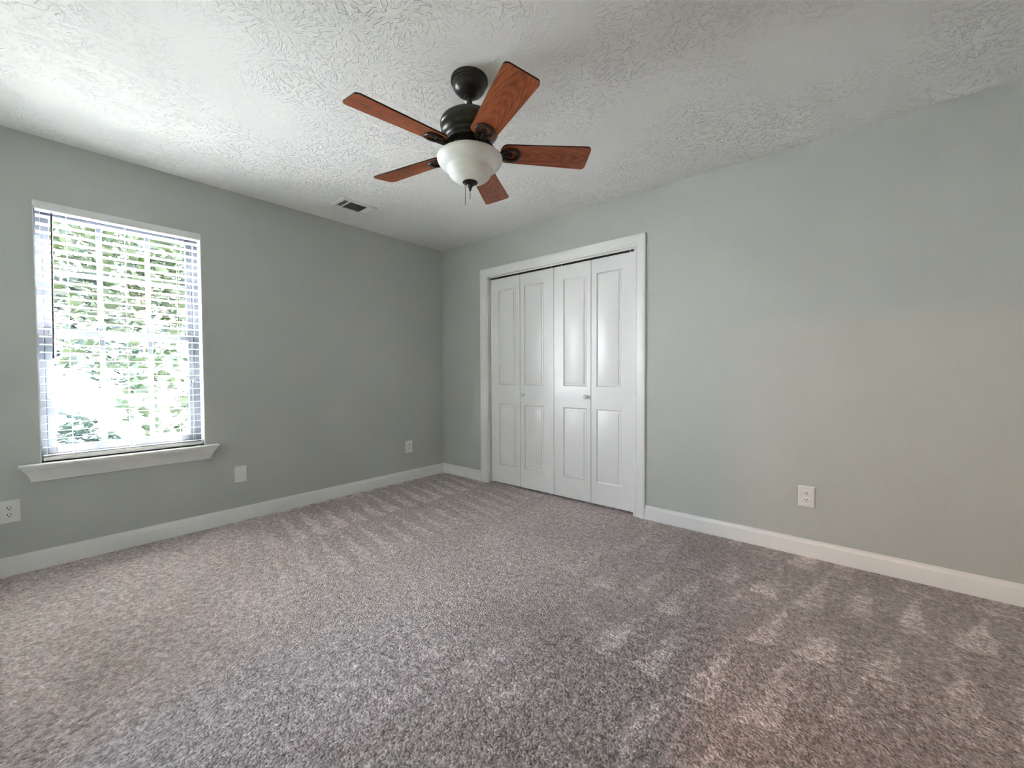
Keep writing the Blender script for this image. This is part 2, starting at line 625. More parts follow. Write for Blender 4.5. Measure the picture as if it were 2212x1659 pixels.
def wall_with_hole(name, mat, frame, a0, a1, h0, h1, z0, z1, depth, extra=None):
    """slab spanning a0..a1 x 0..H with a hole, built of four blocks sharing one mesh"""
    m = MB()
    for (p0, p1, q0, q1) in ((a0, h0, -0.02, H), (h1, a1, -0.02, H), (h0, h1, -0.02, z0), (h0, h1, z1, H)):
        if q1 - q0 < 1e-4 or p1 - p0 < 1e-4:
            continue
        m.prism([(p0, q0), (p1, q0), (p1, q1), (p0, q1)], 0, depth, frame=frame)
    bmesh.ops.remove_doubles(m.bm, verts=m.bm.verts, dist=1e-5)
    return m.build(name, mat)

struct(wall_with_hole('wall_left', M_WALL, lambda a, z, d: (-d, a, z), RY - TH, 0.0, WY0, WY1, WZ0, WZ1, TH),
       'grey green painted wall around the window', 'wall')
struct(wall_with_hole('wall_right', M_WALL, lambda a, z, d: (a, d, z), -TH, RX + TH, DX0, DX1, -0.02, DZ1, 0.12),
       'grey green painted wall around the white closet doors', 'wall')
b = MB(); b.box((RX, RY - TH, -0.02), (RX + TH, 0, H))
struct(b.build('wall_front', M_WALL))
R0, R1 = 2.00, 2.16                    # unseen window added behind the photographer for fill light
HX0, HX1, HZ = 3.42, 4.25, 2.04        # open doorway to the hall, behind the photographer
b = MB()
rear = lambda a, z, d: (a, RY - d, z)
for (p0, p1, q0, q1) in ((0, R0, -0.02, H), (R0, R1, -0.02, WZ0), (R0, R1, WZ1, H), (R1, HX0, -0.02, H), (HX0, HX1, HZ, H), (HX1, RX, -0.02, H)):
    b.prism([(p0, q0), (p1, q0), (p1, q1), (p0, q1)], 0, 0.12, frame=rear)
struct(b.build('wall_rear', M_WALL))
# hall beyond the doorway, with its lit ceiling lamp
b = MB()
b.box((2.7, -6.3, -0.02), (2.8, RY - 0.12, H))
b.box((4.9, -6.3, -0.02), (5.0, RY - 0.12, H))
b.box((2.7, -6.4, -0.02), (5.0, -6.3, H))
b.box((RX, RY - 0.16, -0.02), (5.0, RY - 0.06, H))
struct(b.build('wall_hall', M_WALL))
b = MB(); b.box((2.7, -6.4, H), (5.0, RY - TH, H + 0.1))
struct(b.build('ceiling_hall', M_CLOSET))
b = MB(); b.box((2.7, -6.4, -0.12), (5.0, RY - 0.05, 0.0))
struct(b.build('floor_hall', M_CARPET))
b = MB()
b.lathe([(0.0, 0.0), (0.10, 0.0), (0.155, -0.012), (0.16, -0.03), (0.16, -0.045)], 32)
hl = b.build('hall_ceiling_lamp', M_TRIM, smooth=40, loc=(3.75, -5.45, H))
struct(hl)
hd = bpy.data.lights.new('hall_bulb', 'AREA')
hd.shape = 'DISK'
hd.size = 0.24
hd.energy = HALL_WATTS
hd.color = (1.0, 0.58, 0.31)
ho = bpy.data.objects.new('hall_bulb', hd)
COL.objects.link(ho)
ho.location = (3.75, -5.45, H - 0.05)
b = MB()
for (x0, x1, z0, z1) in ((R0, R0 + 0.04, WZ0, WZ1), (R1 - 0.04, R1, WZ0, WZ1), (R0, R1, WZ0, WZ0 + 0.04), (R0, R1, WZ1 - 0.04, WZ1), (R0, R1, 1.32, 1.36)):
    b.box((x0, RY - 0.11, z0), (x1, RY - 0.07, z1))
w2 = struct(b.build('added_fill_window', M_VINYL))  # frame of the added fill light window
b = MB(); b.box((R0 + 0.04, RY - 0.093, WZ0 + 0.04), (R1 - 0.04, RY - 0.087, WZ1 - 0.04))
b.build('pane', M_PANE, w2)
# closet behind the doors
b = MB()
b.box((0.30, 0.72, -0.02), (2.70, 0.80, H))
b.box((0.25, 0.12, -0.02), (0.30, 0.80, H))
b.box((2.70, 0.12, -0.02), (2.75, 0.80, H))
struct(b.build('wall_closet', M_CLOSET))

# baseboards
BP = [(0, 0), (0.014, 0), (0.014, 0.079), (0.0125, 0.084), (0.0085, 0.090), (0.0065, 0.098), (0.0055, 0.105), (0, 0.105)]
def baseboard(name, f0, f1, label=None):
    m = MB()
    m.sweep(BP, [f0, f1])
    return struct(m.build(name, M_TRIM, smooth=25), label, 'baseboard' if label else None)
baseboard('baseboard_left', lambda d, z: (d, RY, z), lambda d, z: (d, -d, z), 'white baseboard under the window running to the corner')
baseboard('baseboard_corner', lambda d, z: (d, -d, z), lambda d, z: (0.594, -d, z), 'short white baseboard between corner and closet')
baseboard('baseboard_right', lambda d, z: (2.3135 + d * 0.35 * (1 if z > 0.08 else 0), -d, z), lambda d, z: (RX, -d, z), 'white baseboard right of the closet')

# ------------------------------------------------------------------ closet casing (trim), jambs, track
CW = 0.083
# profile across the casing: a = distance from the inner edge outwards, t = thickness off the wall
CP = [(0, 0), (0, 0.009), (0.003, 0.0115), (0.012, 0.0125), (0.016, 0.0105), (0.045, 0.0150), (0.062, 0.0185), (0.076, 0.0185), (0.081, 0.0165), (CW, 0.012), (CW, 0)]
xi0, xi1, zi = 0.680, 2.231, 2.050
m = MB()
m.sweep(CP, [lambda a, t: (xi0 - a, -t, 0.0), lambda a, t: (xi0 - a, -t, zi + a),
             lambda a, t: (xi1 + a, -t, zi + a), lambda a, t: (xi1 + a, -t, 0.0)])
struct(m.build('trim_1', M_TRIM, smooth=28), 'white moulded casing around the closet doors', 'door casing')
m = MB()
m.box((0.680, -0.004, 0), (0.692, 0.12, 2.062), 0.001)
m.box((2.2185, -0.004, 0), (2.231, 0.12, 2.062), 0.001)
m.box((0.692, -0.004, 2.052), (2.2185, 0.12, 2.064), 0.001)
struct(m.build('trim_2', M_TRIM), 'white closet jamb lining behind the casing', 'door jamb')

trk = MB()
trk.box((0.693, 0.0240, 2.0385), (2.218, 0.0262, 2.052))
trk.box((0.693, 0.0262, 2.0500), (2.218, 0.0560, 2.052))
trk.box((0.693, 0.0540, 2.0385), (2.218, 0.0560, 2.050))
trk_o = tag(trk.build('bifold_track', M_VENT), 'white metal track above the closet bifold doors', 'track')
trk = MB()
trk.box((0.695, 0.0264, 2.0387), (2.216, 0.0538, 2.0498))
trk.build('track_shade_fill', M_SLOT, trk_o)  # dark filler painted in for the shade inside the track
# ------------------------------------------------------------------ bifold doors
def leaf_mesh(x0, x1, pa, pb, z0=0.017, z1=2.0225, y0=0.030, th=0.032):
    """raised panel leaf: front face at y0 looking to -y"""
    m = MB()
    zs = [z0, 0.195, 0.800, 0.985, 1.908, z1]
    xs = [x0, pa, pb, x1]
    e = 0.0018
    V = {}
    def vert(x, y, z):
        k = (round(x, 5), round(y, 5), round(z, 5))
        if k not in V:
            V[k] = m.bm.verts.new((x, y, z))
        return V[k]
    def q(*pts):
        m.bm.faces.new([vert(*p) for p in pts])
    for i in range(3):
        for j in range(5):
            xa, xb, za, zb = xs[i], xs[i + 1], zs[j], zs[j + 1]
            if i == 1 and j in (1, 3):
                rings = [(0.0, 0.0), (0.002, 0.0060), (0.006, 0.0105), (0.010, 0.0115), (0.012, 0.0090), (0.028, 0.0060), (0.0290, 0.0015), (0.031, 0.0010)]
                for (s0, d0), (s1, d1) in zip(rings, rings[1:]):
                    A = [(xa + s0, y0 + d0, za + s0), (xb - s0, y0 + d0, za + s0), (xb - s0, y0 + d0, zb - s0), (xa + s0, y0 + d0, zb - s0)]
                    B = [(xa + s1, y0 + d1, za + s1), (xb - s1, y0 + d1, za + s1), (xb - s1, y0 + d1, zb - s1), (xa + s1, y0 + d1, zb - s1)]
                    for k in range(4):
                        q(A[k], A[(k + 1) % 4], B[(k + 1) % 4], B[k])
                q(*B)
            else:
                q((xa, y0, za), (xb, y0, za), (xb, y0, zb), (xa, y0, zb))
    # edges and back
    front = [(x, z0) for x in xs] + [(x1, z) for z in zs[1:]] + [(x, z1) for x in xs[-2::-1]] + [(x0, z) for z in zs[-2:0:-1]]
    n = len(front)
    for k in range(n):
        (xa, za), (xb, zb) = front[k], front[(k + 1) % n]
        q((xa, y0, za), (xb, y0, zb), (xb, y0 + th, zb), (xa, y0 + th, za))
    m.bm.faces.new([vert(x, y0 + th, z) for x, z in front])
    return m

def knob_mesh(x, z, y0=0.030):
    m = MB()
    prof = [(0.0, 0.0), (0.0085, 0.0), (0.0085, 0.003), (0.0065, 0.006), (0.0065, 0.012), (0.011, 0.016), (0.0155, 0.020), (0.0165, 0.025), (0.0145, 0.030), (0.009, 0.0335), (0.0, 0.0345)]
    m.lathe(prof, 24)
    for v in m.bm.verts:
        c = v.co.copy()
        v.co = Vector((x + c.x, y0 - c.z, z + c.y))
    return m

def bifold(name, leaves, knob_leaf, knob, pins, label):
    root = empty(name, (leaves[0][0], 0.046, 0.016))
    root['kind'] = 'structure'
    root['label'] = label
    root['category'] = 'closet door'
    inv = Vector(root.location)
    for k, (x0, x1, pa, pb) in enumerate(leaves):
        m = leaf_mesh(x0, x1, pa, pb)
        for v in m.bm.verts:
            v.co -= inv
        lf = m.build('door_leaf', M_DOOR, root, smooth=20)
        if k == knob_leaf:
            kb = knob_mesh(*knob)
            for v in kb.bm.verts:
                v.co -= inv
            kb.build('door_knob', M_DOOR, lf, smooth=50)
    for px in pins:
        m = MB()
        m.tube([(px, 0.0345, 2.020), (px, 0.0345, 2.040)], 0.0035, 10)
        for v in m.bm.verts:
            v.co -= inv
        m.build('pivot_pin', M_PLATE, root, smooth=40)
    return root

bifold('door_1', [(0.7065, 1.0785, 0.809, 1.029), (1.0835, 1.4615, 1.132, 1.356)], 1, (1.1215, 0.893), (0.745, 1.440),
       'white raised panel bifold closet door nearer the corner')
bifold('door_2', [(1.4670, 1.8335, 1.565, 1.796), (1.8385, 2.2120, 1.886, 2.109)], 0, (1.794, 0.899), (1.545, 2.172),
       'white raised panel bifold closet door nearer the outlet wall')

# ------------------------------------------------------------------ window
wr = empty('window_1', (-0.11, (WY0 + WY1) / 2, WZ0))
struct(wr, 'white vinyl single hung window with grilles behind the blind', 'window')
WO = Vector(wr.location)
def wbuild(m, name, mat, parent=wr, **k):
    for v in m.bm.verts:
        v.co -= WO
    return m.build(name, mat, parent, **k)
def frame_ring(m, x0, x1, y0, y1, z0, z1, w, wb=None, bev=0.003):
    wb = w if wb is None else wb
    m.box((x0, y0, z0), (x1, y0 + w, z1), bev)
    m.box((x0, y1 - w, z0), (x1, y1, z1), bev)
    m.box((x0, y0 + w, z1 - w), (x1, y1 - w, z1), bev)
    m.box((x0, y0 + w, z0), (x1, y1 - w, z0 + wb), bev)
m = MB()
frame_ring(m, -0.150, -0.085, WY0, WY1, WZ0, WZ1, 0.030, 0.035)
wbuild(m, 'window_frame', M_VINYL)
# upper sash (outside) and lower sash (inside)
ya, yb = WY0 + 0.030, WY1 - 0.030
m = MB()
frame_ring(m, -0.145, -0.122, ya, yb, 1.335, WZ1 - 0.030, 0.034)
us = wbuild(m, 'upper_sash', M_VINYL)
m = MB()
frame_ring(m, -0.118, -0.090, ya, yb, WZ0 + 0.035, 1.376, 0.036, 0.045)
m.box((-0.092, ya + 0.02, 1.335), (-0.082, yb - 0.02, 1.366), 0.003)
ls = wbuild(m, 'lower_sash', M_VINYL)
for (par, xc, z0, z1) in ((us, -0.1335, 1.365, WZ1 - 0.060), (ls, -0.104, WZ0 + 0.078, 1.342)):
    m = MB()
    m.box((xc - 0.003, ya + 0.030, z0), (xc + 0.003, yb - 0.030, z1))
    p = wbuild(m, 'pane', M_PANE, par)
    for yy in (-2.677, -2.447):
        m = MB()
        m.box((xc - 0.006, yy - 0.0125, z0), (xc + 0.006, yy + 0.0125, z1), 0.003)
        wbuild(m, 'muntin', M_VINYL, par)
    zc = 0.960 if par is ls else 1.712
    m = MB()
    m.box((xc - 0.0055, ya + 0.030, zc - 0.0125), (xc + 0.0055, yb - 0.030, zc + 0.0125), 0.003)
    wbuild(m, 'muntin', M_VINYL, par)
for yy in (-2.76, -2.37):
    m = MB()
    m.box((-0.112, yy - 0.022, 1.376), (-0.095, yy + 0.022, 1.381), 0.002)
    m.box((-0.106, yy - 0.008, 1.380), (-0.098, yy + 0.018, 1.388), 0.002)
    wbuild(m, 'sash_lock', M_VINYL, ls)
# drywall returns
m = MB()
m.box((-0.085, WY0 - 0.001, WZ0), (-0.001, WY0 + 0.004, WZ1))
m.box((-0.085, WY1 - 0.004, WZ0), (-0.001, WY1 + 0.001, WZ1))
m.box((-0.085, WY0, WZ1 - 0.004), (-0.001, WY1, WZ1 + 0.001))
wbuild(m, 'reveal', M_TRIM)

# stool and apron below
m = MB()
m.box((-0.088, WY0 - 0.083 + 0.083, 0.582), (0.0, WY1, 0.600), 0.0)
SY0, SY1 = -3.034, -2.106
m.box((0.0005, SY0, 0.583), (0.055, SY1, 0.600), 0.005, 3)
struct(m.build('trim_3', M_TRIM, smooth=35), 'white window stool ledge under the blind', 'window sill')
m = MB()
AP = [(0, 0.498), (0.010, 0.498), (0.013, 0.503), (0.013, 0.512), (0.016, 0.515), (0.020, 0.530), (0.030, 0.552), (0.042, 0.570), (0.045, 0.574), (0.045, 0.583), (0, 0.583)]
m.sweep(AP, [lambda d, z: (d + 0.0005, SY0 + 0.058 - d, z), lambda d, z: (d + 0.0005, SY1 - 0.058 + d, z)])
struct(m.build('trim_4', M_TRIM, smooth=22), 'white crown shaped apron under the window ledge', 'window apron')

# ------------------------------------------------------------------ blind
BLX = -0.038
bl = empty('window_blind', (BLX, (WY0 + WY1) / 2, WZ1 - 0.002))
tag(bl, 'white two inch slatted blind lowered over the window, slats open', 'blind')
BO = Vector(bl.location)
def bbuild(m, name, mat, parent=bl, **k):
    for v in m.bm.verts:
        v.co -= BO
    return m.build(name, mat, parent, **k)
BY0, BY1 = WY0 + 0.007, WY1 - 0.007
m = MB()
m.box((-0.004, BY0 - 0.001, 2.036), (0.004, BY1 + 0.001, 2.0775), 0.003)
m.box((-0.060, BY0 + 0.003, 2.038), (-0.006, BY1 - 0.003, 2.077), 0.002)
bbuild(m, 'headrail', M_RAIL, smooth=35)
PITCH = 0.04575
NSL = 31
slat_z = [2.0095 - PITCH * k for k in range(NSL)]
tilt = math.radians(4.2)
m = MB()
for z in slat_z:
    pr = []
    hw = 0.0255
    N = 6
    topc, botc = [], []
    for i in range(N + 1):
        s = -1 + 2 * i / N
        cam_ = 0.0012 * (1 - s * s)
        topc.append((s * hw, cam_ + 0.0013))
        botc.append((s * hw, cam_ - 0.0013))
    outl = topc + botc[::-1]
    # front edge (towards the room) higher, outer edge lower
    pts = [(BLX + a * math.cos(tilt) - b_2 * math.sin(tilt), z - 0.0022 + a * math.sin(tilt) + b_2 * math.cos(tilt)) for a, b_2 in outl]
    m.prism(pts, BY0 + 0.004, BY1 - 0.004, frame=lambda a, b_2, c: (a, c, b_2))
bbuild(m, 'slats', M_SLAT, smooth=40)
m = MB()
m.box((BLX - 0.026, BY0 + 0.004, 0.6045), (BLX + 0.026, BY1 - 0.004, 0.6235), 0.004)
bbuild(m, 'bottom_rail', M_RAIL, smooth=35)
for yy in (-2.819, -2.5645, -2.305):
    m = MB()
    for xx in (BLX + 0.0265, BLX - 0.0265):
        m.tube([(xx, yy, 2.04), (xx, yy, 0.622)], 0.0009, 6)
    for z in slat_z:
        m.tube([(BLX - 0.0265, yy, z - 0.0063), (BLX + 0.0265, yy, z - 0.0018)], 0.0007, 5)
    bbuild(m, 'ladder_cord', M_CORD)
m = MB()
m.tube([(0.0075, -2.8785, 2.028), (0.0075, -2.8785, 2.010)], 0.0022, 8)
m.tube([(0.0075, -2.8785, 2.012), (0.009, -2.8875, 1.198)], 0.0043, 8)
m.tube([(0.009, -2.8875, 1.215), (0.009, -2.8877, 1.194)], 0.0058, 8)
bbuild(m, 'tilt_wand', M_WAND, smooth=40)
m = MB()
for dy in (-0.003, 0.003):
    m.tube([(0.007, -2.243 + dy, 2.036), (0.008, -2.244 + dy, 1.4), (0.008, -2.245 + dy * 0.6, 1.058)], 0.0011, 6)
    m.tube([(0.008, -2.245 + dy * 0.6, 1.045), (0.008, -2.244 + dy, 0.8), (0.008, -2.242 + dy * 1.6, 0.635)], 0.0011, 6)
lc = bbuild(m, 'lift_cord', M_CORD)
for dy in (-0.010, 0.009):
    m = MB()
    m.lathe([(0.0, 0.012), (0.003, 0.011), (0.006, 0.002), (0.0075, -0.009), (0.006, -0.012), (0.0, -0.012)], 14, (0.010, -2.2445 + dy, 1.052))
    bbuild(m, 'cord_tassel', M_STEEL, lc, smooth=50)

# ------------------------------------------------------------------ wall plates
def plate(frame, w_, h_, t_=0.006):
    """frame(a, z, d): a along the wall, z up, d off the wall"""
    m = MB()
    bv = 0.004
    o = [(-w_ / 2, -h_ / 2), (w_ / 2, -h_ / 2), (w_ / 2, h_ / 2), (-w_ / 2, h_ / 2)]
    i_ = [(x * (1 - 2 * bv / w_), z * (1 - 2 * bv / h_)) for x, z in o]
    A = [m.bm.verts.new(frame(x, z, 0.0)) for x, z in o]
    B = [m.bm.verts.new(frame(x, z, t_ - 0.002)) for x, z in o]
    C = [m.bm.verts.new(frame(x, z, t_)) for x, z in i_]
    for P, Q in ((A, B), (B, C)):
        for k in range(4):
            m.bm.faces.new([P[k], P[(k + 1) % 4], Q[(k + 1) % 4], Q[k]])
    m.bm.faces.new(C)
    m.bm.faces.new(A[::-1])
    return m

def disc_prism(m, frame, cx, cz, pts, d0, d1, mi=0):
    m.prism([(cx + x, cz + z) for x, z in pts], d0, d1, mi=mi, frame=frame)

def receptacle_outline(r=0.0172, cut=0.0138):
    pts = []
    for k in range(40):
        a = 2 * PI * k / 40
        pts.append((r * math.cos(a), max(-cut, min(cut, r * math.sin(a)))))
    return pts

def outlet_at(name, loc, frame, label, cat='electrical outlet', group=None):
    root = empty(name, loc)
    tag(root, label, cat, group)
    plate(frame, 0.079, 0.122).build('cover_plate', M_PLATE, root)
    for dz in (0.0195, -0.0195):
        m = MB()
        disc_prism(m, frame, 0, dz, receptacle_outline(), 0.0055, 0.0085)
        rc = m.build('receptacle', M_PLATE, root, smooth=30)
        m = MB()
        for sx, hh in ((-0.0064, 0.0046), (0.0064, 0.0036)):
            disc_prism(m, frame, sx, dz + 0.0035, [(-0.0014, -hh), (0.0014, -hh), (0.0014, hh), (-0.0014, hh)], 0.0084, 0.0088)
        disc_prism(m, frame, 0, dz - 0.0075, [(0.003 * math.cos(2 * PI * k / 14), 0.003 * max(-0.9, math.sin(2 * PI * k / 14)) * 1.0) for k in range(14)], 0.0084, 0.0088)
        m.build('socket_slots', M_SLOT, rc)
    m = MB()
    disc_prism(m, frame, 0, 0, [(0.0028 * math.cos(2 * PI * k / 14), 0.0028 * math.sin(2 * PI * k / 14)) for k in range(14)], 0.0055, 0.0068)
    m.build('screw', M_PLATE, root)
    return root

left_frame = lambda a, z, d: (d, a, z)           # on the window wall
right_frame = lambda a, z, d: (a, -d, z)         # on the closet wall
outlet_at('wall_outlet', (0.0003, -3.069, 0.354), left_frame, 'white duplex outlet cut by the photo edge below the window ledge')
outlet_at('wall_outlet', (0.0003, -0.459, 0.349), left_frame, 'small white duplex outlet on the window wall near the room corner')
outlet_at('wall_outlet', (3.3015, -0.0003, 0.359), right_frame, 'white duplex outlet on the wall right of the closet')
bp_ = empty('blank_wall_plate', (0.0003, -1.968, 0.352))
tag(bp_, 'plain white blank cover plate on the wall right of the window ledge', 'wall plate')
plate(left_frame, 0.079, 0.122, 0.0065).build('cover_plate', M_PLATE, bp_)
for dz in (0.042, -0.042):
    m = MB()
    disc_prism(m, left_frame, 0, dz, [(0.0026 * math.cos(2 * PI * k / 12), 0.0026 * math.sin(2 * PI * k / 12)) for k in range(12)], 0.006, 0.0072)
    m.build('screw', M_PLATE, bp_)

# ------------------------------------------------------------------ ceiling register
vx0, vx1, vy0, vy1 = 0.330, 0.536, -1.408, -1.112
vr = empty('ceiling_vent', ((vx0 + vx1) / 2, (vy0 + vy1) / 2, H - 0.0003))
tag(vr, 'white metal air register with shaded louvers on the ceiling near the window wall', 'air vent')
VO = Vector(vr.location)
def vbuild(m, name, mat, **k):
    for v in m.bm.verts:
        v.co -= VO
    return m.build(name, mat, vr, **k)
ox0, ox1 = 0.362, 0.502
secs = [(-1.379, -1.343), (-1.331, -1.189), (-1.177, -1.141)]
m = MB()
ft = H - 0.0003
zb = H - 0.011
# faceplate: bars around and between the three louver sections
def vbox(x0, y0, x1, y1, z0=zb, z1=zb + 0.003):
    m.box((x0, y0, z0), (x1, y1, z1))
vbox(vx0 + 0.010, vy0 + 0.010, ox0, vy1 - 0.010)
vbox(ox1, vy0 + 0.010, vx1 - 0.010, vy1 - 0.010)
vbox(ox0, vy0 + 0.010, ox1, secs[0][0])
vbox(ox0, secs[0][1], ox1, secs[1][0])
vbox(ox0, secs[1][1], ox1, secs[2][0])
vbox(ox0, secs[2][1], ox1, vy1 - 0.010)
# sloped rim up to the ceiling
I = [(vx0 + 0.010, vy0 + 0.010), (vx1 - 0.010, vy0 + 0.010), (vx1 - 0.010, vy1 - 0.010), (vx0 + 0.010, vy1 - 0.010)]
O = [(vx0, vy0), (vx1, vy0), (vx1, vy1), (vx0, vy1)]
for k in range(4):
    a_, b2, c2, d2 = I[k], I[(k + 1) % 4], O[(k + 1) % 4], O[k]
    m.bm.faces.new([m.bm.verts.new((*a_, zb)), m.bm.verts.new((*b2, zb)), m.bm.verts.new((*c2, ft)), m.bm.verts.new((*d2, ft))])
vbuild(m, 'face_frame', M_VENT)
m = MB()
m.box((ox0 - 0.004, vy0 + 0.014, ft - 0.0016), (ox1 + 0.004, vy1 - 0.014, ft - 0.0006))
vbuild(m, 'duct_opening', M_DUCT)
def louvers(name, sec, n, along, ang, wd):
    mm = MB()
    y0, y1 = sec
    for i in range(n):
        f = (i + 0.5) / n
        if along == 'x':
            yc = y0 + (y1 - y0) * f
            R_ = Matrix.Rotation(ang, 3, 'X')
            mm.box((ox0, yc - wd / 2, zb + 0.0036), (ox1, yc + wd / 2, zb + 0.0044), rot=R_)
        else:
            xc = ox0 + (ox1 - ox0) * f
            R_ = Matrix.Rotation(ang, 3, 'Y')
            mm.box((xc - wd / 2, y0, zb + 0.0036), (xc + wd / 2, y1, zb + 0.0044), rot=R_)
    return vbuild(mm, name, M_VENT)
louvers('louver_bank', secs[0], 4, 'x', math.radians(42), 0.0066)
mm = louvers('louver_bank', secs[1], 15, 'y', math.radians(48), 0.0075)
mm.data.materials[0] = simple('painted_shade_louver', (0.26, 0.25, 0.23, 1), 0.6, 0, 12.0, 0.1)  # middle bank's shade is put into its grey colour
louvers('louver_bank', secs[2], 4, 'x', math.radians(-38), 0.0095)
for yy in (vy0 + 0.019, vy1 - 0.019):
    m = MB()
    m.lathe([(0.0, -0.0016), (0.003, -0.0010), (0.0034, 0.0), (0.0034, 0.001)], 12, ((vx0 + vx1) / 2, yy, zb))
    vbuild(m, 'screw', M_STEEL, smooth=40)

# ------------------------------------------------------------------ ceiling fan
FX, FY = 2.161, -1.651
fan = empty('ceiling_fan', (FX, FY, H))
tag(fan, 'five blade ceiling fan with cherry wood blades, dark bronze motor and white glass bowl light', 'ceiling fan')
def z_(p):
    return [(r, z - H) for r, z in p]
m = MB()
m.lathe(z_([(0.070, 2.4398), (0.0825, 2.4398), (0.0840, 2.436), (0.0840, 2.4235), (0.0825, 2.4205), (0.0770, 2.4190), (0.0755, 2.4165), (0.0765, 2.412), (0.0745, 2.402), (0.0685, 2.390),
            (0.0580, 2.3785), (0.0460, 2.3710), (0.0425, 2.3700), (0.0415, 2.3675), (0.0370, 2.3655), (0.0340, 2.3650), (0.0335, 2.3620), (0.0290, 2.3600), (0.0255, 2.3595), (0.0250, 2.3560), (0.0205, 2.3525), (0.0160, 2.3515), (0.0130, 2.3510)]), 56)
m.build('canopy', M_BRONZE, fan, smooth=32)
m = MB()
m.lathe(z_([(0.0130, 2.3560), (0.0130, 2.300), (0.0200, 2.299), (0.0220, 2.296), (0.0220, 2.280)]), 28)
m.build('downrod', M_BRONZE, fan, smooth=32)
m = MB()
m.lathe(z_([(0.022, 2.286), (0.050, 2.284), (0.085, 2.274), (0.112, 2.260), (0.127, 2.248), (0.1325, 2.238), (0.1335, 2.232), (0.1335, 2.222), (0.1315, 2.2195), (0.1300, 2.2170), (0.1312, 2.212),
            (0.1308, 2.203), (0.1275, 2.192), (0.1210, 2.183), (0.1150, 2.1795), (0.1125, 2.178), (0.1118, 2.1745), (0.1085, 2.1690), (0.1030, 2.1645), (0.0985, 2.1625), (0.0965, 2.1605),
            (0.0960, 2.1560), (0.0920, 2.1520), (0.0880, 2.1505), (0.0600, 2.1500)]), 64)
m.build('motor_housing', M_BRONZE, fan, smooth=30)
m = MB()
m.lathe(z_([(0.072, 2.1500), (0.072, 2.1440), (0.060, 2.1415), (0.0545, 2.1400), (0.0530, 2.1360), (0.0510, 2.1320), (0.0510, 2.112), (0.0560, 2.106), (0.0900, 2.100), (0.0920, 2.094), (0.0920, 2.088), (0.020, 2.087)]), 48)
m.build('switch_housing', M_BRONZE, fan, smooth=30)
# glass bowl, with wall thickness
outer = [(0.1180, 2.0930), (0.1310, 2.0920), (0.1415, 2.0890), (0.1480, 2.0845), (0.1495, 2.0800), (0.1485, 2.0725), (0.1445, 2.0630), (0.1365, 2.0530), (0.1260, 2.0450), (0.1160, 2.0390), (0.1085, 2.0345),
         (0.1040, 2.0300), (0.1015, 2.0245), (0.0990, 2.0175), (0.0945, 2.0075), (0.0870, 1.9980), (0.0755, 1.9890), (0.0610, 1.9815), (0.0450, 1.9770), (0.0280, 1.9750), (0.0100, 1.9745)]
inner = [(max(0.008, r - 0.0035), z + 0.0035) for r, z in outer[::-1]]
inner = [(r, min(z, 2.0925)) for r, z in inner]
m = MB()
m.lathe(z_(outer + inner[:-1]), 72, cap=False)
m.build('glass_bowl', M_BOWL, fan, smooth=50)
m = MB()
m.lathe(z_([(0.006, 2.085), (0.006, 1.9790), (0.0335, 1.9775), (0.0345, 1.9740), (0.0330, 1.9715), (0.0270, 1.9690), (0.0200, 1.9655), (0.0150, 1.9615), (0.0125, 1.9580), (0.0120, 1.9555), (0.0085, 1.9530), (0.0080, 1.9480),
            (0.0065, 1.9460), (0.0062, 1.9420), (0.0045, 1.9400), (0.0038, 1.9360), (0.0, 1.9345)]), 32)
m.build('finial', M_BRONZE, fan, smooth=40)
# pull chains
def chain(x, y, z0, z1, name='pull_chain'):
    mm = MB()
    n = int((z0 - z1) / 0.0042)
    prof = []
    for i in range(n):
        zc = z0 - (i + 0.5) * (z0 - z1) / n
        h = (z0 - z1) / n / 2
        prof += [(0.0006, zc + h), (0.0014, zc + h * 0.5), (0.0014, zc - h * 0.5)]
    prof.append((0.0006, z1))
    mm.lathe([(r, z - H) for r, z in prof], 8, (x, y, 0))
    return mm.build(name, M_BRONZE, fan, smooth=50)
side = Vector((math.cos(yaw), math.sin(yaw), 0))
chain(-0.022 * side.x + 0.008, -0.022 * side.y - 0.008, 1.9720, 1.868)
chain(0.0, 0.0, 1.9360, 1.899)

# blades
PA = math.radians(-12.5)
BZ = 2.1147 - H
def on_blade(x, y, d=0.0):
    """blade plane: x along the blade, y across (counter-clockwise), pitched; d up off the plane"""
    return (x, y * math.cos(PA) - d * math.sin(PA), BZ + y * math.sin(PA) + d * math.cos(PA))
def blade_outline():
    r0, r1, w0, w1 = 0.140, 0.556, 0.0560, 0.0715
    pts = []
    # rounded root
    for k in range(13):
        a = -PI / 2 - PI * k / 12
        s = math.sin(a)
        c = math.cos(a)
        pts.append((r0 + 0.034 * (1 - abs(c) ** 0.8), w0 * s))
    # tip with rounded corners
    rc = 0.020
    for (cx_, cy_, a0) in ((r1 - rc, w1 - rc, PI / 2), (r1 - rc, -w1 + rc, 0.0)):
        for k in range(7):
            a = a0 - (PI / 2) * k / 6
            pts.append((cx_ + rc * math.cos(a), cy_ + rc * math.sin(a)))
    return pts
ang0 = math.radians(191.17)
m = MB()
m.prism(blade_outline(), -0.003, 0.003, mi=0, frame=lambda a, b_2, c: on_blade(a, b_2, c), mi_side=1)
blade = m.build('blade', [M_WOOD, M_EDGE], fan)
blade.rotation_euler = (0, 0, ang0)

# blade iron: arm from the flywheel, splitting into a leaf shaped loop under the blade
m = MB()
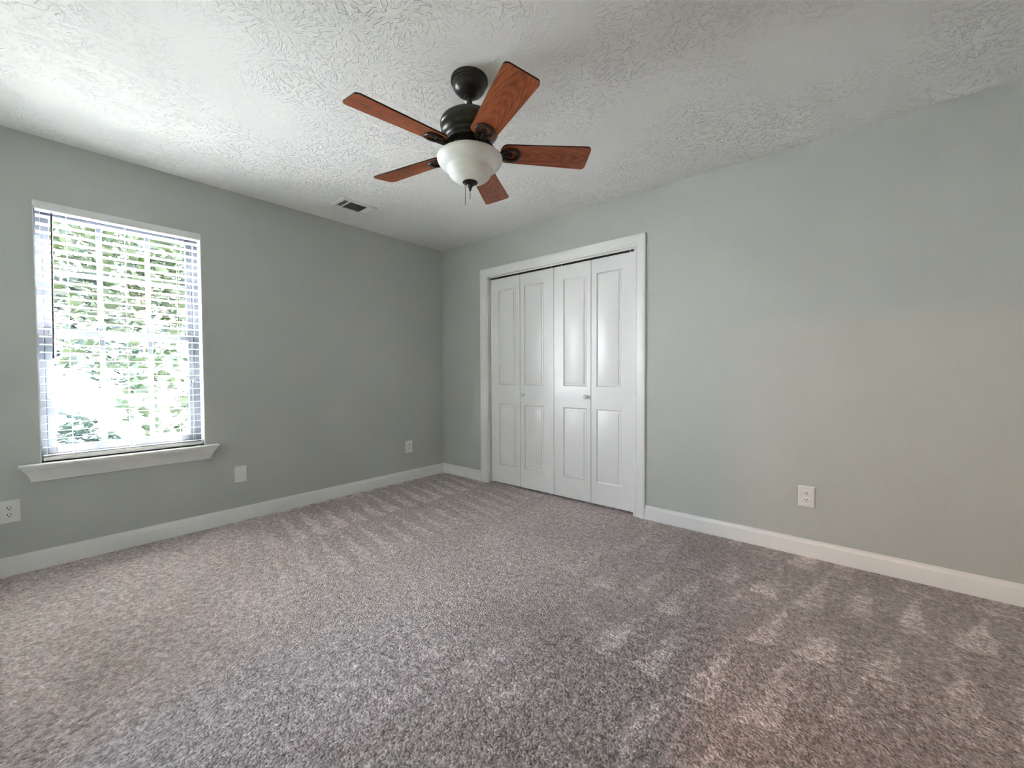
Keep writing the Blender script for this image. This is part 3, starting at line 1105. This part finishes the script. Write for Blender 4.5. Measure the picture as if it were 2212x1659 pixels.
# arm
arm = [Vector((0.070, 0, 2.1535 - H)), Vector((0.095, 0, 2.1480 - H)), Vector((0.115, 0.0, 2.128 - H)), Vector((0.135, 0.0, 2.106 - H)), Vector(on_blade(0.152, 0, -0.010))]
m.tube(arm, [0.0105, 0.011, 0.0095, 0.0085, 0.0075], 12, flat=0.8)
loop = []
for k in range(36):
    a = 2 * PI * k / 36
    rr = 0.034 * (1 + 0.10 * math.cos(2 * a))
    x = 0.186 + 0.040 * math.cos(a)
    y = 0.034 * math.sin(a) * (1.0 - 0.22 * math.cos(a + PI))
    loop.append(on_blade(x, y, -0.0075))
m.tube(loop, 0.0078, 10, closed=True, flat=0.85)
m.tube([on_blade(0.146, 0, -0.009), on_blade(0.165, 0, -0.0095), on_blade(0.182, 0, -0.0065)], [0.008, 0.0065, 0.005], 10)
for sy in (1, -1):
    m.tube([on_blade(0.120, sy * 0.004, -0.008), on_blade(0.140, sy * 0.014, -0.011), on_blade(0.158, sy * 0.026, -0.0085)], [0.006, 0.006, 0.0055], 10)
# thin plate under the blade
m.prism([(0.176 + 0.022 * math.cos(2 * PI * k / 24), 0.016 * math.sin(2 * PI * k / 24)) for k in range(24)], -0.0065, -0.0031, frame=lambda a, b_2, c: on_blade(a, b_2, c))
iron = m.build('blade_iron', M_BRONZE, fan, smooth=45)
iron.rotation_euler = (0, 0, ang0)
for (sx, sy) in ((0.192, 0.0), (0.172, 0.009), (0.172, -0.009)):
    m = MB()
    m.prism([(sx + 0.0042 * math.cos(2 * PI * k / 12), sy + 0.0042 * math.sin(2 * PI * k / 12)) for k in range(12)], -0.0085, -0.0063, frame=lambda a, b_2, c: on_blade(a, b_2, c))
    m.build('screw', M_BRONZE, iron, smooth=40)
for i in range(1, 5):
    for src in (blade, iron):
        c = dup(src, fan)
        c.rotation_euler = (0, 0, ang0 + i * 2 * PI / 5)

# ------------------------------------------------------------------ outside
GZ = -0.45
m = MB()
m.box((-60, -40, GZ - 0.3), (-TH, 40, GZ))
struct(m.build('ground', M_GROUND), 'pale sunlit lawn seen through the blind', 'lawn')
m = MB()
m.box((-TH, -40, GZ - 0.3), (2.6, RY - TH, GZ))
m.box((2.6, -40, GZ - 0.3), (30, -6.6, GZ))
struct(m.build('lawn', M_DARKENED_GROUND))  # unseen rear ground, toned dark to cut bounce light on the ceiling
m = MB()
m.box((-16.5, -40, GZ), (-12.0, 40, GZ + 0.02))
struct(m.build('driveway', M_CONC), 'pale concrete drive beyond the trees', 'driveway')

def leaf_shape():
    # five lobed broad leaf outline, unit size
    pts = []
    for a_, r in ((-90, 0.35), (-60, 0.62), (-30, 0.50), (-5, 0.85), (25, 0.60), (60, 0.95), (90, 1.15), (120, 0.95), (155, 0.60), (185, 0.85), (210, 0.50), (240, 0.62)):
        t_ = math.radians(a_)
        pts.append((0.5 * r * math.cos(t_), 0.5 * r * math.sin(t_) + 0.15))
    return pts
LEAF = leaf_shape()
def plant(name, base, clusters, n, size, mat, label, cat, group, trunk_r, trunk_top, seed):
    rng = random.Random(seed)
    root = empty(name, base)
    tag(root, label, cat, group)
    B0 = Vector(base)
    m = MB()
    top = Vector(trunk_top)
    if trunk_r > 0.03:
        m.tube([(0, 0, 0), (0.05, 0.03, (top.z - B0.z) * 0.4), tuple(top - B0)], [trunk_r * 1.25, trunk_r, trunk_r * 0.6], 12)
    else:
        m.tube([(0, 0, 0), tuple(top - B0)], [trunk_r, trunk_r * 0.6], 8)
    for (c, r) in clusters:
        cc = Vector(c) - B0
        mid = (top - B0) * 0.75 + cc * 0.25 + Vector((0, 0, -0.1))
        m.tube([tuple((top - B0) * 0.8), tuple(mid), tuple(cc)], [trunk_r * 0.5, trunk_r * 0.35, trunk_r * 0.15], 7)
    m.build('trunk', M_BARK, root, smooth=50)
    m = MB()
    tot = sum(r[0] * r[1] * r[2] for _, r in clusters)
    for (c, r) in clusters:
        cc = Vector(c) - B0
        k = int(n * r[0] * r[1] * r[2] / tot)
        for _ in range(k):
            while True:
                p = Vector((rng.uniform(-1, 1), rng.uniform(-1, 1), rng.uniform(-1, 1)))
                if p.length < 1 and p.length > 0.25:
                    break
            p = cc + Vector((p.x * r[0], p.y * r[1], p.z * r[2]))
            s = size * rng.uniform(0.6, 1.25)
            E_ = Matrix.Rotation(rng.uniform(0, 2 * PI), 3, 'Z') @ Matrix.Rotation(rng.gauss(0.5, 0.45), 3, 'X') @ Matrix.Rotation(rng.uniform(0, 2 * PI), 3, 'Z')
            ctr = m.bm.verts.new(p + E_ @ Vector((0, 0.05 * s, -0.10 * s)))
            ring = [m.bm.verts.new(p + E_ @ Vector((x * s, y * s, 0.06 * s * math.sin(9 * x)))) for x, y in LEAF]
            for q in range(len(ring)):
                m.bm.faces.new([ctr, ring[q], ring[(q + 1) % len(ring)]])
    bmesh.ops.recalc_face_normals
    me = bpy.data.meshes.new('foliage')
    m.bm.to_mesh(me)
    m.bm.free()
    me.materials.append(mat)
    for p in me.polygons:
        p.use_smooth = True
    o = bpy.data.objects.new('foliage', me)
    COL.objects.link(o)
    o.parent = root
    return root

G = 'trees outside the window'
plant('broadleaf_tree', (-3.9, -1.9, GZ), [((-3.6, -2.3, 2.6), (1.0, 0.9, 0.9)), ((-4.1, -1.5, 2.9), (1.2, 0.9, 1.0)), ((-3.4, -2.9, 3.1), (1.1, 0.9, 0.8)), ((-3.8, -2.1, 1.6), (0.8, 0.8, 0.6)), ((-4.4, -0.7, 2.3), (1.0, 0.9, 0.9))],
      3000, 0.15, M_LEAF1, 'leafy green tree close outside the window filling the upper sash', 'tree', G, 0.07, (-3.8, -1.95, 2.2), 3)
plant('broadleaf_tree', (-6.8, -3.0, GZ), [((-6.6, -3.2, 3.0), (1.4, 1.3, 1.2)), ((-7.0, -2.2, 1.9), (1.3, 1.2, 1.1)), ((-6.5, -3.9, 2.0), (1.2, 1.1, 1.0)), ((-7.0, -1.3, 2.8), (1.2, 1.2, 1.2))],
      3600, 0.17, M_LEAF2, 'blue green tree standing behind the nearest tree outside the window', 'tree', G, 0.09, (-6.8, -2.9, 2.3), 11)
plant('garden_shrub', (-3.6, -2.75, GZ), [((-3.6, -2.7, 0.25), (0.5, 0.35, 0.45)), ((-3.9, -2.5, 0.10), (0.5, 0.4, 0.4))],
      420, 0.12, M_LEAF2, 'low leafy shrub at the lower left of the window view', 'shrub', None, 0.02, (-3.6, -2.75, 0.0), 5)
plant('young_sapling', (-2.3, -1.95, GZ), [((-2.3, -2.0, 0.85), (0.45, 0.40, 0.5))],
      190, 0.13, M_LEAF1, 'thin yellow green sapling in the middle of the lower sash', 'sapling', None, 0.015, (-2.3, -1.95, 0.8), 9)
